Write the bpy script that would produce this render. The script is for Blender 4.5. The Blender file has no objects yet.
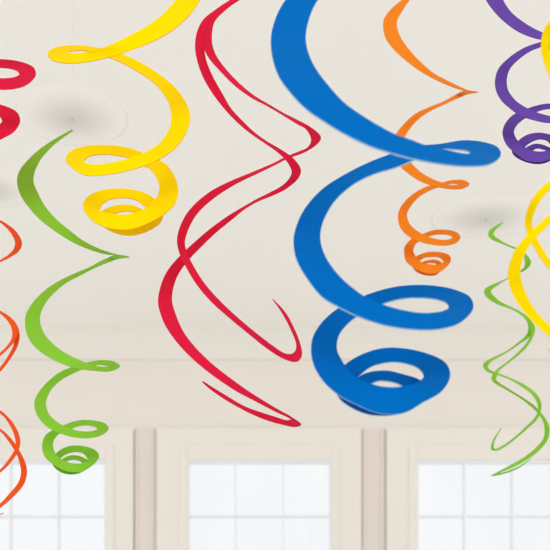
import bpy, bmesh, math, random
from mathutils import Vector
random.seed(4)
C = bpy.context.scene.collection
FPX, HX, HY, CAMZ = 800.0, 275.0, 750.0, 1.2      # lens of the camera in pixels, eye level row, eye height
CEIL = 3.825
WALLY = 5.0

# ------------------------------------------------------------------ helpers
def srgb(r, g, b):
    f = lambda c: (c/255/12.92) if c/255 <= .04045 else ((c/255+.055)/1.055)**2.4
    return (f(r), f(g), f(b), 1)

def mat(name, col, rough=.5, spec=.3, noise=0.0, scale=20, bump=0.0, trans=0.0):
    m = bpy.data.materials.new(name); m.use_nodes = True
    nt = m.node_tree; b = nt.nodes['Principled BSDF']
    b.inputs['Base Color'].default_value = col
    b.inputs['Roughness'].default_value = rough
    b.inputs['Specular IOR Level'].default_value = spec
    b.inputs['Transmission Weight'].default_value = trans
    if noise or bump:
        tc = nt.nodes.new('ShaderNodeTexCoord')
        n = nt.nodes.new('ShaderNodeTexNoise'); n.inputs['Scale'].default_value = scale
        n.inputs['Detail'].default_value = 3
        nt.links.new(tc.outputs['Object'], n.inputs['Vector'])
        if noise:
            mx = nt.nodes.new('ShaderNodeMix'); mx.data_type = 'RGBA'
            mx.inputs['A'].default_value = tuple(c*(1-noise) for c in col[:3])+(1,)
            mx.inputs['B'].default_value = tuple(min(1, c*(1+noise)) for c in col[:3])+(1,)
            nt.links.new(n.outputs['Fac'], mx.inputs['Factor'])
            nt.links.new(mx.outputs['Result'], b.inputs['Base Color'])
        if bump:
            bp = nt.nodes.new('ShaderNodeBump'); bp.inputs['Strength'].default_value = bump
            bp.inputs['Distance'].default_value = .002
            nt.links.new(n.outputs['Fac'], bp.inputs['Height'])
            nt.links.new(bp.outputs['Normal'], b.inputs['Normal'])
    return m

def obj(name, bm, mats, parent=None, smooth=False):
    bmesh.ops.recalc_face_normals(bm, faces=bm.faces)
    me = bpy.data.meshes.new(name); bm.to_mesh(me); bm.free()
    for m in (mats if isinstance(mats, (list, tuple)) else [mats]): me.materials.append(m)
    if smooth:
        for p in me.polygons: p.use_smooth = True
    o = bpy.data.objects.new(name, me); C.objects.link(o)
    if parent:
        o.parent = parent; o.location = -parent.location
    return o

def box(bm, x0, x1, y0, y1, z0, z1, bev=0):
    r = bmesh.ops.create_cube(bm, size=1)
    for v in r['verts']:
        v.co = Vector((x0+(v.co.x+.5)*(x1-x0), y0+(v.co.y+.5)*(y1-y0), z0+(v.co.z+.5)*(z1-z0)))
    if bev:
        es = list({e for v in r['verts'] for e in v.link_edges})
        bmesh.ops.bevel(bm, geom=es, offset=bev, segments=2, affect='EDGES', profile=.5)

def empty(name, loc, label=None, cat=None, group=None):
    o = bpy.data.objects.new(name, None); C.objects.link(o); o.location = loc
    o.empty_display_size = .05
    if label: o['label'] = label; o['category'] = cat
    if group: o['group'] = group
    return o

def struct(o): o['kind'] = 'structure'; return o

# ------------------------------------------------------------------ paper spirals
def catmull(p0, p1, p2, p3, t, k):
    # centripetal Catmull-Rom with shared knots k = (t0,t1,t2,t3)
    t0, t1, t2, t3 = k; t = t1+(t2-t1)*t
    L = lambda a, b, ta, tb: [(tb-t)/(tb-ta)*x+(t-ta)/(tb-ta)*y for x, y in zip(a, b)]
    a1 = L(p0, p1, t0, t1); a2 = L(p1, p2, t1, t2); a3 = L(p2, p3, t2, t3)
    b1 = L(a1, a2, t0, t2); b2 = L(a2, a3, t1, t3)
    return L(b1, b2, t1, t2)

def untwist(pts):
    # keep each long edge of the ribbon on one side of its path, so that it turns face-on and never pinches
    out = []; first = None
    for i, p in enumerate(pts):
        a, b = pts[max(0, i-1)], pts[min(len(pts)-1, i+1)]
        tx, ty = (b[0]+b[2]-a[0]-a[2]), (b[1]+b[3]-a[1]-a[3])
        c = tx*(p[1]-p[3])-ty*(p[0]-p[2])
        c /= (math.hypot(tx, ty)*math.hypot(p[0]-p[2], p[1]-p[3])+1e-9)
        if first is None and abs(c) > .5 and i > 1: first = c
        out.append((c, p))
    res = []; sw = False
    for i, (c, p) in enumerate(out):
        if abs(c) > .3: sw = (c*first < 0)
        res.append((p[2], p[3], p[0], p[1], p[4]) if sw else p)
    return res

def coil_points(pts, W, flip=1, xf=None, sub=9, flat=0, tilt=1):
    """pts: outer x,y, inner x,y, side (+1 near half of the turn, -1 far half, 0 at the sides).
    The radius of every half turn follows from the width of the turn."""
    if xf:
        s, ax, ay, bx, by = xf
        pts = [((p[0]-ax)*s+bx, (p[1]-ay)*s+by, (p[2]-ax)*s+bx, (p[3]-ay)*s+by, p[4]) for p in pts]
        W = (W[0]*s, W[1]*s)
    pts = untwist(pts)
    n = len(pts)
    ctr = [((p[0]+p[2])/2, (p[1]+p[3])/2) for p in pts]
    ext = [i for i in range(n) if pts[i][4] == 0]
    rows = []
    for i, p in enumerate(pts):
        a = max([e for e in ext if e <= i], default=None); b = min([e for e in ext if e > i], default=None)
        if a is None: a, b = ext[0], ext[1]
        if b is None: a, b = ext[-2], ext[-1]
        cx = (ctr[a][0]+ctr[b][0])/2; R = max(3, abs(ctr[a][0]-ctr[b][0])/2)
        dx = ctr[i][0]-cx
        q = math.sqrt(max(.0, 1-(dx/R)**2))
        sgn = 0 if p[4] == 0 else math.copysign(1, p[4])
        z = sgn*R*max(q, min(.25, abs(p[4])))*flip if sgn else 0.0
        f = z/R
        w = math.hypot(p[0]-p[2], p[1]-p[3]); Wn = W[0]+(W[1]-W[0])*i/(n-1)
        if i in (0, n-1): Wn *= .15
        if i in (1, n-2): Wn *= .6
        if i < flat: Wn = w+(Wn-w)*(i/flat)**3
        dz = .5*math.sqrt(max(0, Wn*Wn-w*w))*f*.8*tilt
        rows.append([p[0], p[1], z+dz, p[2], p[3], z-dz])
    # knots
    out = []
    def mid(r): return Vector(((r[0]+r[3])/2, (r[1]+r[4])/2, (r[2]+r[5])/2*.5))
    ext_rows = [[2*a-b for a, b in zip(rows[0], rows[1])]]+rows+[[2*a-b for a, b in zip(rows[-1], rows[-2])]]
    ks = [0.0]
    for i in range(1, len(ext_rows)):
        ks.append(ks[-1]+max(.3, (mid(ext_rows[i])-mid(ext_rows[i-1])).length**.5))
    for i in range(1, len(ext_rows)-2):
        for j in range(sub):
            out.append(catmull(*ext_rows[i-1:i+3], j/sub, ks[i-1:i+3]))
    out.append(rows[-1])
    return out

def world(px, py, z, d):
    Y = d-z*d/FPX
    return Vector(((px-HX)/FPX*Y, Y, CAMZ+(HY-py)/FPX*Y))

def ribbon(name, rows, d, th, mats, parent, dz=0):
    bm = bmesh.new(); rings = []
    A = [world(r[0], r[1], r[2]+dz, d) for r in rows]; B = [world(r[3], r[4], r[5]+dz, d) for r in rows]
    N = []
    for i in range(len(rows)):
        j0, j1 = max(0, i-1), min(len(rows)-1, i+1)
        t = (A[j1]+B[j1])-(A[j0]+B[j0]); w = A[i]-B[i]
        nn = t.cross(w)
        nn = nn.normalized() if nn.length > 1e-12 else (N[-1] if N else Vector((0, -1, 0)))
        if N and nn.dot(N[-1]) < 0 and nn.dot(N[-1]) < -.6: nn = -nn
        N.append(nn)
    for k in range(2):
        N = [(N[max(0, i-1)]+N[i]*2+N[min(len(N)-1, i+1)]).normalized() for i in range(len(N))]
    for a, b, nn in zip(A, B, N):
        h = nn*th/2
        rings.append([bm.verts.new(a+h), bm.verts.new(b+h), bm.verts.new(b-h), bm.verts.new(a-h)])
    for r, s in zip(rings, rings[1:]):
        for k in range(4):
            f = bm.faces.new((r[k], r[(k+1) % 4], s[(k+1) % 4], s[k]))
            f.material_index = 1 if k in (1, 3) else 0
            f.smooth = True
            for e in f.edges: pass
    for ring in (rings[0], rings[-1]): bm.faces.new(ring)
    for r, s in zip(rings, rings[1:]):
        for k in range(4):
            e = bm.edges.get((r[k], s[k]))
            if e: e.smooth = False
    return obj(name, bm, mats, parent)

def thread(top, parent, m):
    bm = bmesh.new(); R = .0002; z1 = CEIL
    lo = [bm.verts.new((top.x+R*math.cos(a), top.y+R*math.sin(a), top.z-.002)) for a in (0, 2.094, 4.189)]
    hi = [bm.verts.new((top.x+R*math.cos(a), top.y+R*math.sin(a), z1)) for a in (0, 2.094, 4.189)]
    for k in range(3): bm.faces.new((lo[k], lo[(k+1) % 3], hi[(k+1) % 3], hi[k]))
    bm.faces.new(lo); bm.faces.new(hi)
    obj('hanging_thread', bm, m, parent)

NYLON = mat('clear_nylon', srgb(235, 233, 226), .3, .4, trans=.8)

def paper(name, face, rim):
    return [mat(name+'_card', srgb(*face), .7, .01, noise=.02, scale=60, bump=.08), mat(name+'_card_edge', srgb(*rim), .55, .12)]

def swirl(label, strands, W, d, th, mats, flip=1, xf=None, cat='swirl decoration', group=None, part='spiral_ribbon', flat=0, tilt=1):
    rowsets = [coil_points(s, W, flip, xf, flat=flat, tilt=tilt) for s in strands]
    r0 = rowsets[0][0]; top = (world(r0[0], r0[1], r0[2], d)+world(r0[3], r0[4], r0[5], d))/2
    root = empty('hanging_swirl', (top.x, top.y, top.z), label, cat, group)
    for k, rows in enumerate(rowsets):
        ribbon(part, rows, d, th, mats, root, dz=-.4*k)
    thread(top, root, NYLON)
    return root

BLUE = [(373,-58,374,-52,-1),(326,-40,350,-24,-1),(286,0,318,0,-1),(273,27,307,27,-.5),(271,48,306.5,46,0),(278,75,315,68,.5),
 (293,96,330,88,1),(307,110,345,104,1),(322,120.5,361,115.5,1),(345,134.5,378,126,1),(370,146.5,395,135,1),(395,154.5,412,141,1),
 (417,160,428,147,1),(445,164.8,448,151,1),(468,166.5,462,154,.9),(488,165,468,154.5,.5),(500.5,156,470,153,0),(497,147.5,466,151,-.5),
 (482,142.5,457,150,-.9),(463,141,444,149.5,-1),(440,144.5,432,154,-1),(415,147,417,159,-1),(391,154.5,395,168,-1),(370,162.5,375,174,-1),
 (345,175,356,183,-1),(322,190,340,195.5,-1),(305,209,330,208,-.8),(296,228,322,225,-.3),(293.5,243,320.5,241,0),(297,261,326,258,.4),
 (308,280,338,275,1),(322,297,352,288,1),(339,307.5,366,298,1),(360,317.5,384,305.5,1),(385,325.5,404,311,1),(412,329.5,422,313.5,1),
 (437,329.5,436,312.8,.9),(458,324,444,311,.5),(473,309,448.7,307.5,0),(471,299,446,303,-.2),(461,292.5,436,299.5,-.6),(443,287.5,420,298,-1),
 (418,285.5,402,299,-1),(392,288,386,303,-1),(365,296,372,309,-1),(341,307,355,318,-1),(324,320.5,344,328,-1),(313.5,336,338,338,-.5),
 (311,350,337,350,0),(314,366,342,361,.3),(323,381,349,371,1),(337,394,360,379.5,1),(355,404,376,385.5,1),(380,413.5,390,387.5,1),
 (404,412.8,402,386.5,1),(423,402.5,414,384,.8),(441,392,421,380.5,.4),(450,377,423.5,375,0),(446,364,417,367.5,-.5),(430,355,403,363,-.9),
 (405,349,388,362.5,-1),(380,349,371,367,-1),(355,358,357,378,-1),(340,370,350,385,-1),(334,384,352,388,0),(339,398,358,391,.5),
 (350,407,370,394,1),(368,414.5,382,396,1),(390,415.5,393,397,1),(410,410.5,405,394,1),(424,400,412,390,.6),(430,390,413,390,0),
 (420,380.5,406,388.5,-.6),(402,374.5,396,383.2,-1),(384,371,380,381,-1),(366,373.5,371,384,-1),(355,380,362,388,-1),(352,386,360,392,0)]

YELLOW = [(165,-72,166,-68,-1),(195,-60,185,-48,-1),(212,-34,188,-30,0),(209,-15,184,-12,.5),(200,0,176,0,1),(190,14.5,161,16,1),
 (175,28.5,144,28,1),(155,40.5,123,39,1),(132,50,105,47,1),(110,57,90,51.5,1),(90,61.5,80,53.2,1),(70,63.5,71,53.6,.6),(54,61,69,53,.2),
 (47.5,55,68.5,52.3,0),(52,49,70,51.5,-.3),(66,46,76,50.7,-.8),(84,46,88,51.2,-1),(104,49.3,103,56,-1),(120,53.5,118,61,-1),
 (140,62.5,138,72,-1),(160,75,154,83,-1),(178,91,166,98,-.7),(190,113,171,113,0),(188,128,169.5,128,.4),(179,144,159,144,1),
 (165,156,141,154.5,1),(147,165,124,160,1),(125,171.5,108,163.5,1),(105,175,94,164.7,.9),(84,175,86.5,163,.5),(66,161,84.5,160,0),
 (71,151.5,92,155.8,-.5),(86,146.3,104,154.5,-.9),(108,145.5,117,155.5,-1),(128,148,130,158.5,-1),(145,154,142,165,-1),(160,160.5,150,169,-1),
 (170,169,156,177,-.7),(178,187,159.5,188,0),(176,202,157,197,.3),(166,213,149,206,1),(151,222,138,212,1),(130,229.5,124,214.7,1),
 (108,228,112,214,1),(92,220.5,103,212,.5),(83.3,208,100,209,0),(85,200,102,205,-.3),(94,193,109,200,-.7),(111,189,122,198,-1),
 (130,189.5,134,199.5,-1),(148,194.5,145,207,-1),(158,203,149,213,-.6),(163,214,147,214,0),(160,223,142,218,.5),(148,231,134,220,1),
 (132,235.5,126,221,1),(115,233,116,219,1),(103,226,110,217,.6),(98,217,110,215,0),(104,210,116,213.5,-.6),(118,205.3,125,211.3,-1),
 (132,205.5,134,212.5,-1),(143,210,140,216,-1),(147,216,142,219,0)]

GREEN = [(72,129.5,73,131,-1),(55,139,60,139.8,-1),(40,149,50,148.5,-1),(28,160,41,159,-.8),(19.5,171,35,171,-.3),(17,181,33.5,181,0),
 (20,194,38,193,.4),(28,206.5,45,206,1),(40,219.5,56,219,1),(56,231.8,69,230,1),(74,242.8,82,240,1),(91,250,96,247.5,1),(106,254.3,109,252.3,1),
 (118,254.7,114,255.2,.7),(129.5,257,112,256,0),(118,259,109,257.3,-.6),(104,264,101,261,-1),(91,269.8,89,267.5,-1),(77,272.5,79,276,-1),
 (62,279.5,66,283,-1),(48,288,55,292,-1),(35,300,47,301,-.7),(27,312,41.5,311,-.2),(25,321,40,320,0),(27,335,43,331,.3),(34,346,50,341,1),
 (45,355,62,351,1),(60,363,75,358,1),(77,368.5,88,363.3,1),(95,370.8,98,366.2,1),(110,371.3,106,367,.6),(120,366.3,108,366.3,0),
 (113,361.3,105,365.6,-.6),(100,360.3,97,365,-1),(87,362.5,87,367.5,-1),(72,367,74,373,-1),(58,373.5,62,379.5,-1),(45,384.5,52,388.5,-1),
 (36.5,396,47,398,-.4),(34.3,404,46,404,0),(37,415,49,414,.3),(46,426,58,422.5,1),(58,432.5,68,427.5,1),(74,437.2,78,430.8,1),
 (90,438,89,431.5,.8),(102,435,96,430,.3),(108.5,429,97,428.3,0),(105,423.5,94,426.5,-.4),(92,420.3,86,425.3,-.9),(78,420.6,76,426.8,-1),
 (66,424.3,68,431,-1),(53,430,59,434,-1),(45,436,54,440,-.6),(42,446,53,446.5,0),(45,457,56,454,.4),(54,465,62,459.5,1),(66,471,71,463,1),
 (80,472,80,463.5,1),(91,466.5,87,461.5,.6),(99,457,87,458,0),(95,450,83,453.5,-.4),(82,446,75,452,-1),(70,446,67,454,-1),(60,450,61,458,-1),
 (54,456,59,461,-.4),(52,462,61,462,0),(55,468,63,466,.5),(64,473.5,69,467,1),(76,474,76,467,1),(86,469.5,82,466,.7),(90,463,82,463,0),
 (82,457,78,460.5,-.8),(72,455.3,71,460,-1),(64,458,66,462,-1),(60,461.5,65,464,0)]

ORANGE = [(432,-20,433,-17,-1),(418,-11,424,-9,-1),(402,0,410,0,-1),(391,9,403,10,-.7),(384,19,397.5,20,-.2),(383,26,397,27,0),(386,39,401,38,.4),
 (396,51.5,409,49.5,1),(410,63.8,421,62.5,1),(425,74,434,73.5,1),(441,82.3,447,80.5,1),(456,88.3,460,86.8,1),(468,90.3,463,90.6,.7),
 (478.5,92.2,462,91.6,0),(468,94.2,458,93.4,-.6),(456,99,453,96.2,-1),(443,105,441,102.6,-1),(430,106.8,432,110.2,-1),(415,114,421,117,-1),
 (403,125,412,126,-.8),(395,136,405,136.5,-.2),(393,146,403,145,0),(395,158,406,155.5,.3),(400,166,413,165,1),(409,174,421,172.5,1),
 (421,181.5,432,178.8,1),(436,186.8,442,182.6,1),(450,189,450,185,.9),(461,189,456,185.2,.5),(469.5,184.5,458,184.5,0),(464,180.3,455,184,-.6),
 (452,180.2,449,184,-1),(441,182.8,440,186.8,-1),(427,186.5,430,190.5,-1),(413,194,419,197,-1),(402,205,411,206,-.5),(398,215,407,214.5,0),
 (400,227,410,224.5,.3),(408,236,418,231.5,1),(418,241,427,236.5,1),(433,244.8,437,239.2,1),(446,245.5,445,240,.8),(456,243,450,239,.3),
 (460.5,237.5,452,237,0),(456,232,448,235,-.4),(445,229.8,440,234.5,-1),(434,230.2,432,235.5,-1),(424,233.5,424,239,-1),(412,238.5,417,243,-1),
 (405,246,414,247.5,-.4),(404,252,413.5,252,0),(406,261,417,258,.4),(414,268,422,262.5,1),(425,273,430,264.3,1),(437,273,438,264.5,1),
 (446,267.5,443,262.5,.5),(451,260,442.5,260,0),(448,254.5,439,257.5,-.4),(438,252,432,257,-1),(427,252.3,424,258,-1),(417,256,419,262,-1),
 (413,261,418,264,-.3),(412.5,266,420,265,0),(417,272,424,268,.5),(427,275.5,430,268.5,1),(437,274.5,436,268,.9),(442,268,437,266,.3),
 (442.5,264,436,264,0),(436,260,431,263,-.9),(427,260.5,426,263.5,-1),(420,263.5,423,265.5,-.8),(419,265.5,424,267,0)]

PURPLE = [(520,-52,522,-49,-1),(494,-38,506,-34,-.7),(481,-15,498,-15,0),(486,0,503,0,.5),(495,12.5,511,12,1),(505,22.3,521,20.5,1),(517,31,532,27.5,1),
 (530,36.8,543,32.8,1),(545,40.5,556,37,1),(562,43,567,40,.9),(584,42,572,41,0),(570,38,562,41,-.8),(555,38.5,552,43,-1),(541,42,541,47,-1),
 (525,47.5,530,51.5,-1),(510,57,518,60,-1),(499,68,510,69,-.5),(495,80,506.8,80,0),(496,90,508,90,.3),(501,100,515,100,.8),(510,108.5,523,106,1),
 (521,116,532,110.5,1),(535,120.5,543,114.5,1),(550,123,555,116.5,1),(566,120,562,115.5,.5),(573,113,561,113,0),(566,106,556,110,-.6),
 (550,103.7,549,109,-1),(537,105.5,539,111,-1),(524,110,530,115.5,-1),(513,115,522,120.5,-1),(505,124,516,126.5,-.5),(502.5,133,514,133,0),
 (506,144,518,141,.4),(514,152,526,148,1),(526,160.5,534,151,1),(540,162,542,151.5,1),(553,157,550,149.5,.6),(561,147,551,146,0),
 (556,137.5,547,141,-.6),(542,133,539,139.5,-1),(528,134.5,530,143,-1),(518,141,524,148,-1),(513,148,521,151,-.3),(512,152,521,153,0),
 (518,158.5,528,155,.6),(530,163.2,535,154,1),(542,163.8,542,155,1),(552,159,548,153,.5),(554,152,547,151,0),(547,146.5,543,149.5,-.8),
 (536,143.8,537,148.5,-1),(527,147,532,151,-1),(523,151,529,153,0)]

RED_A = [(250,-12,252,-9,-1),(240,-6,245,-2.5,-1),(230,0,235,1.5,-1),(215,10,220.5,12,-1),(203,20,209.5,23,-.6),(197,32,204.5,34,-.2),(195,45,203.8,45,0),
 (197,60,206.5,61,.3),(203,77,213,77,1),(213,94,222,93,1),(225,109.5,231,108.5,1),(238,123,242,120.5,1),(252,134.5,254,132,1),
 (267,141.5,266,144,1),(280,149,276,151,1),(293,158,285.5,160,.7),(299.5,166,290.5,168,.3),(301,171.5,291.5,173,0),(297,180,288,180,-.4),
 (286,189,280,187,-1),(272,195.8,268,193.5,-1),(258,201.5,257,199,-1),(245,205.8,246,208.3,-1),(228,216,232,219.5,-1),(210,229,215,233.5,-1),
 (192,244.5,199,249,-1),(177,259,187,262,-1),(165,275,177,277,-.5),(158,299,172,299,0),(160.5,314,176,315,.3),(167,328.5,183,331,.8),
 (180,346,195,347,1),(196,362,210,362,1),(215,377,228,376.5,1),(236,391,246,389.5,1),(256,401.5,263,400.5,1),(276,412,280,410.5,1),
 (290,418.5,290,416,.8),(301,424,289,420,0),(295,427,285,420,-.3),(279,424,276,417,-.8),(262,418.5,260,412,-1),(245,410.8,244,406,-1),
 (225,399.5,226,395.5,-1),(210,389,211,386.3,-1),(202,382,203,381,-1)]
RED_B = [(252,-9,255,-6,-1),(244,-4,248,-4,-1),(234,1,239.5,0,-1),(219.5,12,225,10.5,-1),(208.5,23,214.5,22,-.6),(203,34,212,34,-.2),(202.8,45,212.5,45,0),
 (208.5,57.5,217,57,.5),(221,72,227,70.5,1),(235,85.8,240,84,1),(251,97.5,254,95.5,1),(268,106.5,269,104.5,1),(285,113.8,284.5,116.2,1),
 (300,121.3,297,124,1),(312,128,305.5,129,.7),(321,137.5,311,139,0),(315,146,308,147,-.4),(303,153,300,151,-1),(288,158.5,287,156.3,-1),
 (272,163.8,273,166,-1),(252,172.3,255,174.7,-1),(232,180.5,236,184,-1),(212,190.5,219,194.5,-1),(195,204,203,207.5,-1),(184,218,193,220,-.5),
 (177,239,185,241,0),(179,252,187,252.5,.3),(186,267,194,267,.8),(197,285,205,284,1),(212,302.5,220,301,1),(230,318.5,237,317,1),
 (250,335,256,333,1),(267,348.5,273,346,1),(283,358.5,284,353,.7),(296,362,291,354,.3),(302,355,295.5,350,0),(300,343,296,343,-.4),
 (294,328,290.5,329,-.8),(285,312,282,313,-1),(273,299,272.3,299,-1)]

LIME_A = [(503.5,222,503.5,223,-1),(495,226,497.5,228,-1),(489,231,494,232,-.4),(488,234,493.5,234.5,0),(490.5,238.5,496,237.3,.4),(504,244.7,505,243,1),
 (517,248.3,516.5,250,1),(525,253,523,255,.7),(530,259,524.5,260,.2),(531,262.5,525,264,0),(528,268,523,268.5,-.3),(519,273.5,517,272,-.9),
 (506,278.8,505.5,280.2,-1),(494,284,497,285.8,-1),(486,288,492,289.5,-.4),(484,291.5,491,292,0),(487,297.5,495,297,.4),(497,304,501,302,1),
 (510,308.8,511,307,1),(522,312.5,520,314.3,1),(530,318.5,526,320,.7),(532.5,325,528.5,327,0),(530,336,526.5,334.5,-.4),(519,344.3,518,342.5,-1),
 (505,351.8,505.5,353.4,-1),(492,358,494,359.7,-1),(485,362,489.5,363.5,-.4),(483,366,488,366.5,0),(487,371.5,490,369.8,.5),(498,375,498.5,373.3,1),
 (511,378.3,510.5,380,1),(525,385,523,387.5,1),(536,393.5,532.5,395.3,.8),(541.5,405,537.8,406,0),(538,418,536,415.7,-.5),(528,428,526.5,426,-1),
 (515,439.3,514.5,437,-1),(503,448,502.5,445.7,-.7),(496,451,496.5,448.5,-.3),(491,449,494,448,0),(493,440,494.7,441,.4),(501,427.5,501.5,428,1)]
LIME_B = [(521,312.5,520,314,1),(530,319,527,321,.7),(535,329,530.5,331,0),(531,341,528.5,339.5,-.5),(522,352,520,350.2,-1),(508,363.3,507.5,361.6,-1),
 (497,369.3,499,371.2,-1),(492,375,497,376.5,-.3),(491.5,379,496,379.5,0),(496,384.2,499,382.4,.5),(508,390.8,509,389,1),(521,398.8,522,397,1),
 (532,407.5,534,405.2,1),(541,412.5,539,415,.8),(547,421,543.3,423,.4),(549.7,430,544.5,431,0),(547.5,440,543,439,-.4),(537,452.5,534,449.5,-1),
 (523,462.3,520.5,459.5,-1),(509,469.3,507,466.8,-1),(497,473.8,500,470.8,-.6),(491,475.8,497,473.3,0),(503,474.2,504,472.2,.4),(518,468.5,517.5,466.9,1),
 (531,459.7,530.5,459,1)]

TANG_A = [(-60,185,-60,188,-1),(-30,203,-30,206,-1),(-10,214.5,-10,217,-1),(0,220,0,222.5,-1),(9,225.5,7,228.5,-.9),(17,232.5,12.5,236,-.5),(22,243,15,243.5,0),
 (19,251,13,250,.3),(10,257.3,8,255,.9),(0,262.2,0,260.2,1),(-25,270,-25,272,1),(-50,277,-47,282,.8),(-72,288,-60,290,0),(-55,297,-50,294,-.7),
 (-25,302,-25,300,-1),(-8,306.8,-8,309.3,-1),(0,310.7,0,313.5,-1),(10,317,7,320.3,-.9),(17,325,11.5,328,-.4),(18,334,12.3,335,0),(14.7,341,11.3,339.5,.3),
 (8,348.8,7,346,.9),(0,356,0,352.8,1),(-20,366,-20,368,1),(-45,376,-42,380,.7),(-60,388,-52,389,0),(-45,396,-42,393.5,-.7),(-20,400.5,-20,402.5,-1),
 (0,410.3,0,413.3,-1),(9,418,7,420.8,-.9),(17,429.5,13,432,-.4),(20.3,441,15.5,441.5,0),(18,451.5,14.3,450,.4),(10,463.3,8,460.3,1),(0,472.8,0,469.5,1),
 (-20,484,-20,486,1),(-45,497,-42,501,.5),(-60,512,-54,513,0),(-45,522,-42,518,-.8),(-20,520,-20,519,-1)]
TANG_B = [(0,311,0,313,-1),(10,317.5,8,320,-.9),(17,325,13,328,-.4),(19.7,335,14,336,0),(18,345,13.5,345,.3),(12.5,355.5,9.3,354,1),(0,372,0,367.5,1),
 (-20,386,-20,388,1),(-45,402,-42,406,.6),(-58,414,-50,414,0),(-42,420,-42,417,-.8),(-18,421,-18,423,-1),(0,428.5,0,431.3,-1),(11,438.5,8.5,441.3,-1),
 (20,451.5,16.5,454,-.6),(25.5,463,20,465,-.2),(27,472,21,473,0),(24,484,18,483,.4),(14,496,10,493,1),(0,508,0,503.5,1),(-20,520,-20,516,1),
 (-40,528,-36,523,.5),(-46,532,-38,527,0),(-30,530,-30,525,-.7),(-10,519,-10,517,-1),(3.5,513.3,3.5,512.8,-1)]

BLUE_M = paper('blue', (0, 104, 186), (150, 188, 218))
YEL_M = paper('yellow', (255, 218, 0), (235, 165, 50))
RED_M = paper('red', (222, 30, 66), (200, 40, 70))
GRN_M = paper('green', (134, 197, 57), (120, 180, 60))
ORG_M = paper('orange', (244, 134, 34), (205, 100, 30))
PUR_M = paper('purple', (102, 70, 162), (90, 60, 140))
TNG_M = paper('tangerine', (241, 90, 34), (215, 75, 30))

SG = 'single ribbon spirals hanging from the ceiling'
DG = 'double strand swirls hanging from the ceiling'
swirl('large blue card spiral, the widest ribbon, hanging in the middle', [BLUE], (37, 20), 1.30, .0022, BLUE_M, group=SG)
swirl('yellow card spiral whose loops turn to the left, over the green spiral', [YELLOW], (25, 13), 1.60, .0015, YEL_M, group=SG)
swirl('red card spiral cut off by the left edge, only two loop ends showing', [BLUE], (37, 20), 1.66, .0010, RED_M, xf=(.68, 473, 307, 35.7, 74), group=SG)
swirl('green card spiral with its pointed top showing, hanging before the left window', [GREEN], (17, 9), 1.80, .0008, GRN_M, group=SG)
swirl('orange card spiral partly hidden behind the large blue spiral', [ORANGE], (15, 8), 2.15, .0008, ORG_M, group=SG)
swirl('purple card spiral in the top right corner, behind a yellow ribbon', [PURPLE], (17, 9), 1.85, .0008, PUR_M, group=SG)
swirl('thin red swirl of two crossing ribbons between the yellow and blue spirals', [RED_A, RED_B], (16, 13), 1.70, .0008, RED_M, group=DG, part='ribbon_strand', flat=9)
swirl('yellow swirl of two crossing ribbons cut off by the right edge', [RED_A, RED_B], (16, 13), 1.22, .0010, YEL_M, flip=-.6, xf=(.9, 195, 45, 541, 45), group=DG, part='ribbon_strand', flat=9, tilt=-1)
swirl('thin green swirl of two fine ribbons hanging before the right window', [LIME_A, LIME_B], (7, 5), 2.40, .0006, GRN_M, group=DG, part='ribbon_strand')
swirl('orange-red swirl of two thin ribbons cut off by the left edge', [TANG_A, TANG_B], (8, 7), 1.95, .0008, TNG_M, group=DG, part='ribbon_strand')

# ------------------------------------------------------------------ the room
WALL = mat('warm_white_wall_paint', srgb(234, 230, 223), .8, .1, noise=.012, scale=1.5, bump=.05)
WALLP = mat('rosy_white_wall_paint', srgb(235, 229, 222), .8, .1, noise=.015, scale=1.2)
CEILM = mat('ceiling_paint', srgb(251, 249, 244), .85, .1, noise=.01, scale=1.5)
TRIM = mat('cream_trim_paint', srgb(236, 231, 223), .6, .2)
STRIP = mat('rosy_pilaster_paint', srgb(229, 219, 212), .7, .15, noise=.02, scale=4)
SASH = mat('white_sash_paint', srgb(238, 240, 245), .5, .2)
FLOOR = mat('pale_floorboards', srgb(236, 232, 226), .5, .3, noise=.04, scale=3)
VENT = mat('frosted_grey_cover', srgb(205, 203, 197), .6, .2)
GLASS = bpy.data.materials.new('window_glass'); GLASS.use_nodes = True
nt = GLASS.node_tree; nt.nodes.remove(nt.nodes['Principled BSDF'])
tr = nt.nodes.new('ShaderNodeBsdfTransparent'); tr.inputs['Color'].default_value = (.97, .98, .985, 1)
gl = nt.nodes.new('ShaderNodeBsdfGlossy'); gl.inputs['Roughness'].default_value = .03
ms = nt.nodes.new('ShaderNodeMixShader'); ms.inputs[0].default_value = .04
nt.links.new(tr.outputs[0], ms.inputs[1]); nt.links.new(gl.outputs[0], ms.inputs[2])
nt.links.new(ms.outputs[0], nt.nodes['Material Output'].inputs['Surface'])

S = WALLY/FPX
def wx(px): return (px-HX)*S
def wz(py): return CAMZ+(HY-py)*S
XL, XR, YB = -3.6, 3.6, -1.6
SILL = .75
TOP = wz(462)
wins = [(-36.5, 107), (188, 331), (416, 559)]           # glass openings, columns
# far wall with its openings, one mesh
bm = bmesh.new(); xs = [XL]+[wx(p) for w in wins for p in w]+[XR]
for i in range(0, len(xs), 2): box(bm, xs[i], xs[i+1], WALLY, WALLY+.045, 0, CEIL)
for a, b in wins:
    box(bm, wx(a), wx(b), WALLY, WALLY+.045, 0, SILL); box(bm, wx(a), wx(b), WALLY, WALLY+.045, TOP, CEIL)
struct(obj('wall_far', bm, WALLP))
bm = bmesh.new(); box(bm, XL-.2, XR+.2, YB, WALLY+.045, CEIL, CEIL+.15); struct(obj('ceiling', bm, CEILM))
bm = bmesh.new(); box(bm, XL-.2, XR+.2, YB, WALLY+.045, -.15, 0); struct(obj('floor', bm, FLOOR))
bm = bmesh.new(); box(bm, XL, XR, WALLY-.02, WALLY, 0, .14, .004); struct(obj('baseboard_far', bm, TRIM))

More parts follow.
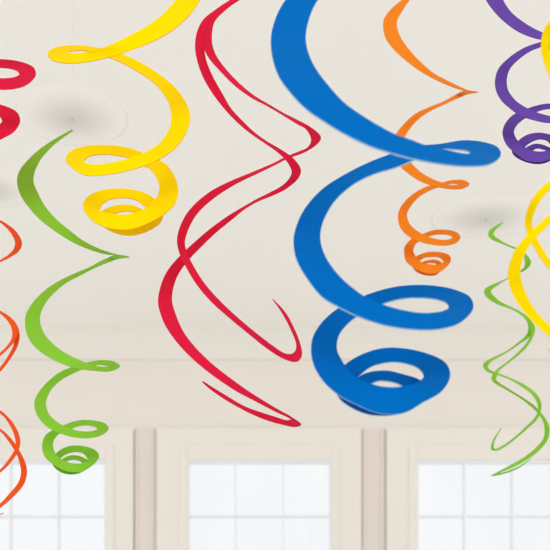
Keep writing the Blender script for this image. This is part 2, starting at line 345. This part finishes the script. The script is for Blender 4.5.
# cornice: profile swept along the far wall
bm = bmesh.new()
prof = [(0, wz(360)), (-.012, wz(360)), (-.014, wz(358)), (-.02, wz(354)), (-.035, wz(348)), (-.05, wz(343)), (-.06, wz(338)), (-.062, CEIL), (0, CEIL)]
ra = [bm.verts.new((XL, WALLY+p[0], p[1])) for p in prof]; rb = [bm.verts.new((XR, WALLY+p[0], p[1])) for p in prof]
for i in range(len(prof)):
    j = (i+1) % len(prof); bm.faces.new((ra[i], ra[j], rb[j], rb[i]))
bm.faces.new(ra); bm.faces.new(rb)
struct(obj('trim_1', bm, WALL))
# rosy pilaster strips between the window casings
n = 2
for a, b in ((135, 156), (362, 385)):
    bm = bmesh.new()
    box(bm, wx(a), wx(b), WALLY-.012, WALLY, .14, wz(429), .002)
    box(bm, wx(a)+.004, wx(a)+.022, WALLY-.02, WALLY-.012, .14, wz(430), .003)
    box(bm, wx(b)-.03, wx(b)-.012, WALLY-.02, WALLY-.012, .14, wz(430), .003)
    struct(obj('trim_%d' % n, bm, STRIP)); n += 1

casing_out = [(-92, 134), (157, 361), (386, 590)]
for k, ((a, b), (ca, cb)) in enumerate(zip(wins, casing_out)):
    root = struct(empty('window_%d' % (k+1), (wx((a+b)/2), WALLY, SILL)))
    bm = bmesh.new()                                     # broad flat casing with a raised inner moulding
    ct = wz(430)
    for x0, x1, z0, z1 in ((wx(ca), wx(a), .14, ct), (wx(b), wx(cb), .14, ct), (wx(a), wx(b), TOP, ct), (wx(a), wx(b), .14, SILL)):
        box(bm, x0, x1, WALLY-.03, WALLY, z0, z1)
    obj('casing', bm, TRIM, root)
    bm = bmesh.new(); m = 8*S; it = TOP+m*1.9
    for x0, x1, z0, z1 in ((wx(a)-m, wx(a), SILL-.08, it), (wx(b), wx(b)+m, SILL-.08, it), (wx(a), wx(b), TOP, it)):
        box(bm, x0, x1, WALLY-.038, WALLY-.03, z0, z1, .003)
    obj('inner_moulding', bm, TRIM, root)
    bm = bmesh.new(); box(bm, wx(a)-.08, wx(b)+.08, WALLY-.12, WALLY, SILL-.04, SILL, .008)
    obj('window_sill', bm, TRIM, root)
    bm = bmesh.new(); f = .012; y0, y1 = WALLY-.03, WALLY+.01     # sash with glazing bars
    box(bm, wx(a), wx(a)+f, y0, y1, SILL, TOP); box(bm, wx(b)-f, wx(b), y0, y1, SILL, TOP)
    box(bm, wx(a)+f, wx(b)-f, y0+.001, y1-.001, TOP-f, TOP); box(bm, wx(a)+f, wx(b)-f, y0+.001, y1-.001, SILL, SILL+.04)
    g = .011
    for t in (1, 2):
        xm = wx(a)+(wx(b)-wx(a))*t/3+(0.0)
        box(bm, xm-g/2, xm+g/2, y0+.002, y1-.002, SILL+.04, TOP-f)
    z = wz(517)
    while z > SILL+.1:
        box(bm, wx(a)+f, wx(b)-f, y0+.004, y1-.004, z-g/2, z+g/2); z -= 55*S
    obj('sash', bm, SASH, root)
    bm = bmesh.new(); box(bm, wx(a)+.002, wx(b)-.002, y0+.018, y0+.022, SILL+.002, TOP-.002)
    obj('pane', bm, GLASS, root)

# shallow frosted ceiling covers, ceiling colour at the border fading to grey at the heart
def grey_cover():
    m = mat('grey_centred_cover', srgb(215, 213, 206), .7, .1)
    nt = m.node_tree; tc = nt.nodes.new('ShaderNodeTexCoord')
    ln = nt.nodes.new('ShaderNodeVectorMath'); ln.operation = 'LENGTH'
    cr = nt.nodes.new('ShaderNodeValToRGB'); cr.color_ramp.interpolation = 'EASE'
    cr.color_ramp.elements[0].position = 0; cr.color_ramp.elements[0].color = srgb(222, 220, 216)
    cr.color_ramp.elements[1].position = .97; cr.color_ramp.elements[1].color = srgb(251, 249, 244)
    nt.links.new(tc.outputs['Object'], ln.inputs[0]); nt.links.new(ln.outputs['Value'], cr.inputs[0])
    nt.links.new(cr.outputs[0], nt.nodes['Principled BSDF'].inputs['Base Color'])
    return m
GREY_COVER = grey_cover()
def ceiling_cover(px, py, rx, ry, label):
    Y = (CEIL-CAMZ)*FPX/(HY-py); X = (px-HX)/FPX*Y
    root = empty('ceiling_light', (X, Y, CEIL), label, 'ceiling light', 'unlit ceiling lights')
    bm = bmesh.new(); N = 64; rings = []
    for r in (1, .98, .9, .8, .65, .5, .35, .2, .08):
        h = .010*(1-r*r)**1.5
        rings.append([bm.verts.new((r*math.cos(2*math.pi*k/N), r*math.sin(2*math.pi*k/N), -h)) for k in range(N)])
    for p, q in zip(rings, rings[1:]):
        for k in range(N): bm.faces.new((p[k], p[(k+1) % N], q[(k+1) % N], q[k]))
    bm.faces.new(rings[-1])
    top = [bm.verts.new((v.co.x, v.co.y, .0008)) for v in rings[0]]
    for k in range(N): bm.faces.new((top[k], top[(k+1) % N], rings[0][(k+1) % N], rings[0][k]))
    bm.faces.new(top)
    c = obj('cover', bm, GREY_COVER, root, smooth=True)
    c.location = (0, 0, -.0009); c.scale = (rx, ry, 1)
    bm = bmesh.new()
    bmesh.ops.create_uvsphere(bm, u_segments=16, v_segments=8, radius=.006)
    k = obj('fixing_knob', bm, VENT, root, smooth=True); k.location = (0, 0, -.014)
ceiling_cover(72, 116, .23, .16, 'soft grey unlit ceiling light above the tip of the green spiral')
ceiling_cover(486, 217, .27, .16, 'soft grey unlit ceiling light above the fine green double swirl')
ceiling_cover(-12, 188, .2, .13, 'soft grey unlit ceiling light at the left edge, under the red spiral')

# ------------------------------------------------------------------ light
w = bpy.data.worlds.new('overcast'); bpy.context.scene.world = w; w.use_nodes = True
nt = w.node_tree; bg = nt.nodes['Background']
tc = nt.nodes.new('ShaderNodeTexCoord'); nz = nt.nodes.new('ShaderNodeTexNoise'); nz.inputs['Scale'].default_value = 9
mp = nt.nodes.new('ShaderNodeMapping'); mp.inputs['Scale'].default_value = (1, 1, .25)
cr = nt.nodes.new('ShaderNodeValToRGB')
cr.color_ramp.elements[0].position = .35; cr.color_ramp.elements[0].color = (.95, .97, .985, 1)
cr.color_ramp.elements[1].position = .62; cr.color_ramp.elements[1].color = (1, 1, 1, 1)
nt.links.new(tc.outputs['Generated'], mp.inputs['Vector']); nt.links.new(mp.outputs[0], nz.inputs['Vector'])
nt.links.new(nz.outputs['Fac'], cr.inputs[0]); nt.links.new(cr.outputs[0], bg.inputs['Color'])
bg.inputs['Strength'].default_value = 0.86

def area(name, loc, rot, sx, sy, power, col=(1, .985, .95)):
    l = bpy.data.lights.new(name, 'AREA'); l.shape = 'RECTANGLE'; l.size = sx; l.size_y = sy; l.energy = power; l.color = col
    o = bpy.data.objects.new(name, l); C.objects.link(o); o.location = loc; o.rotation_euler = rot
    return o
area('rear_fill', (0, -7, 3.0), (math.radians(86), 0, 0), 7.5, 3.0, 160)  # fill lamp added behind the camera to brighten the room, source unseen

# ------------------------------------------------------------------ camera
cam = bpy.data.cameras.new('camera'); co = bpy.data.objects.new('camera', cam); C.objects.link(co)
co.location = (0, 0, CAMZ); co.rotation_euler = (math.radians(90), 0, 0)
cam.sensor_width = 36; cam.lens = FPX/550*36; cam.shift_y = (HY-275)/550
cam.dof.use_dof = True; cam.dof.focus_distance = 1.75; cam.dof.aperture_fstop = 4.8
cam.clip_start = .05; cam.clip_end = 200
sc = bpy.context.scene; sc.camera = co
sc.view_settings.view_transform = 'Standard'; sc.view_settings.look = 'None'
sc.view_settings.exposure = 0.25; sc.view_settings.gamma = 1; sc.view_settings.use_curve_mapping = False
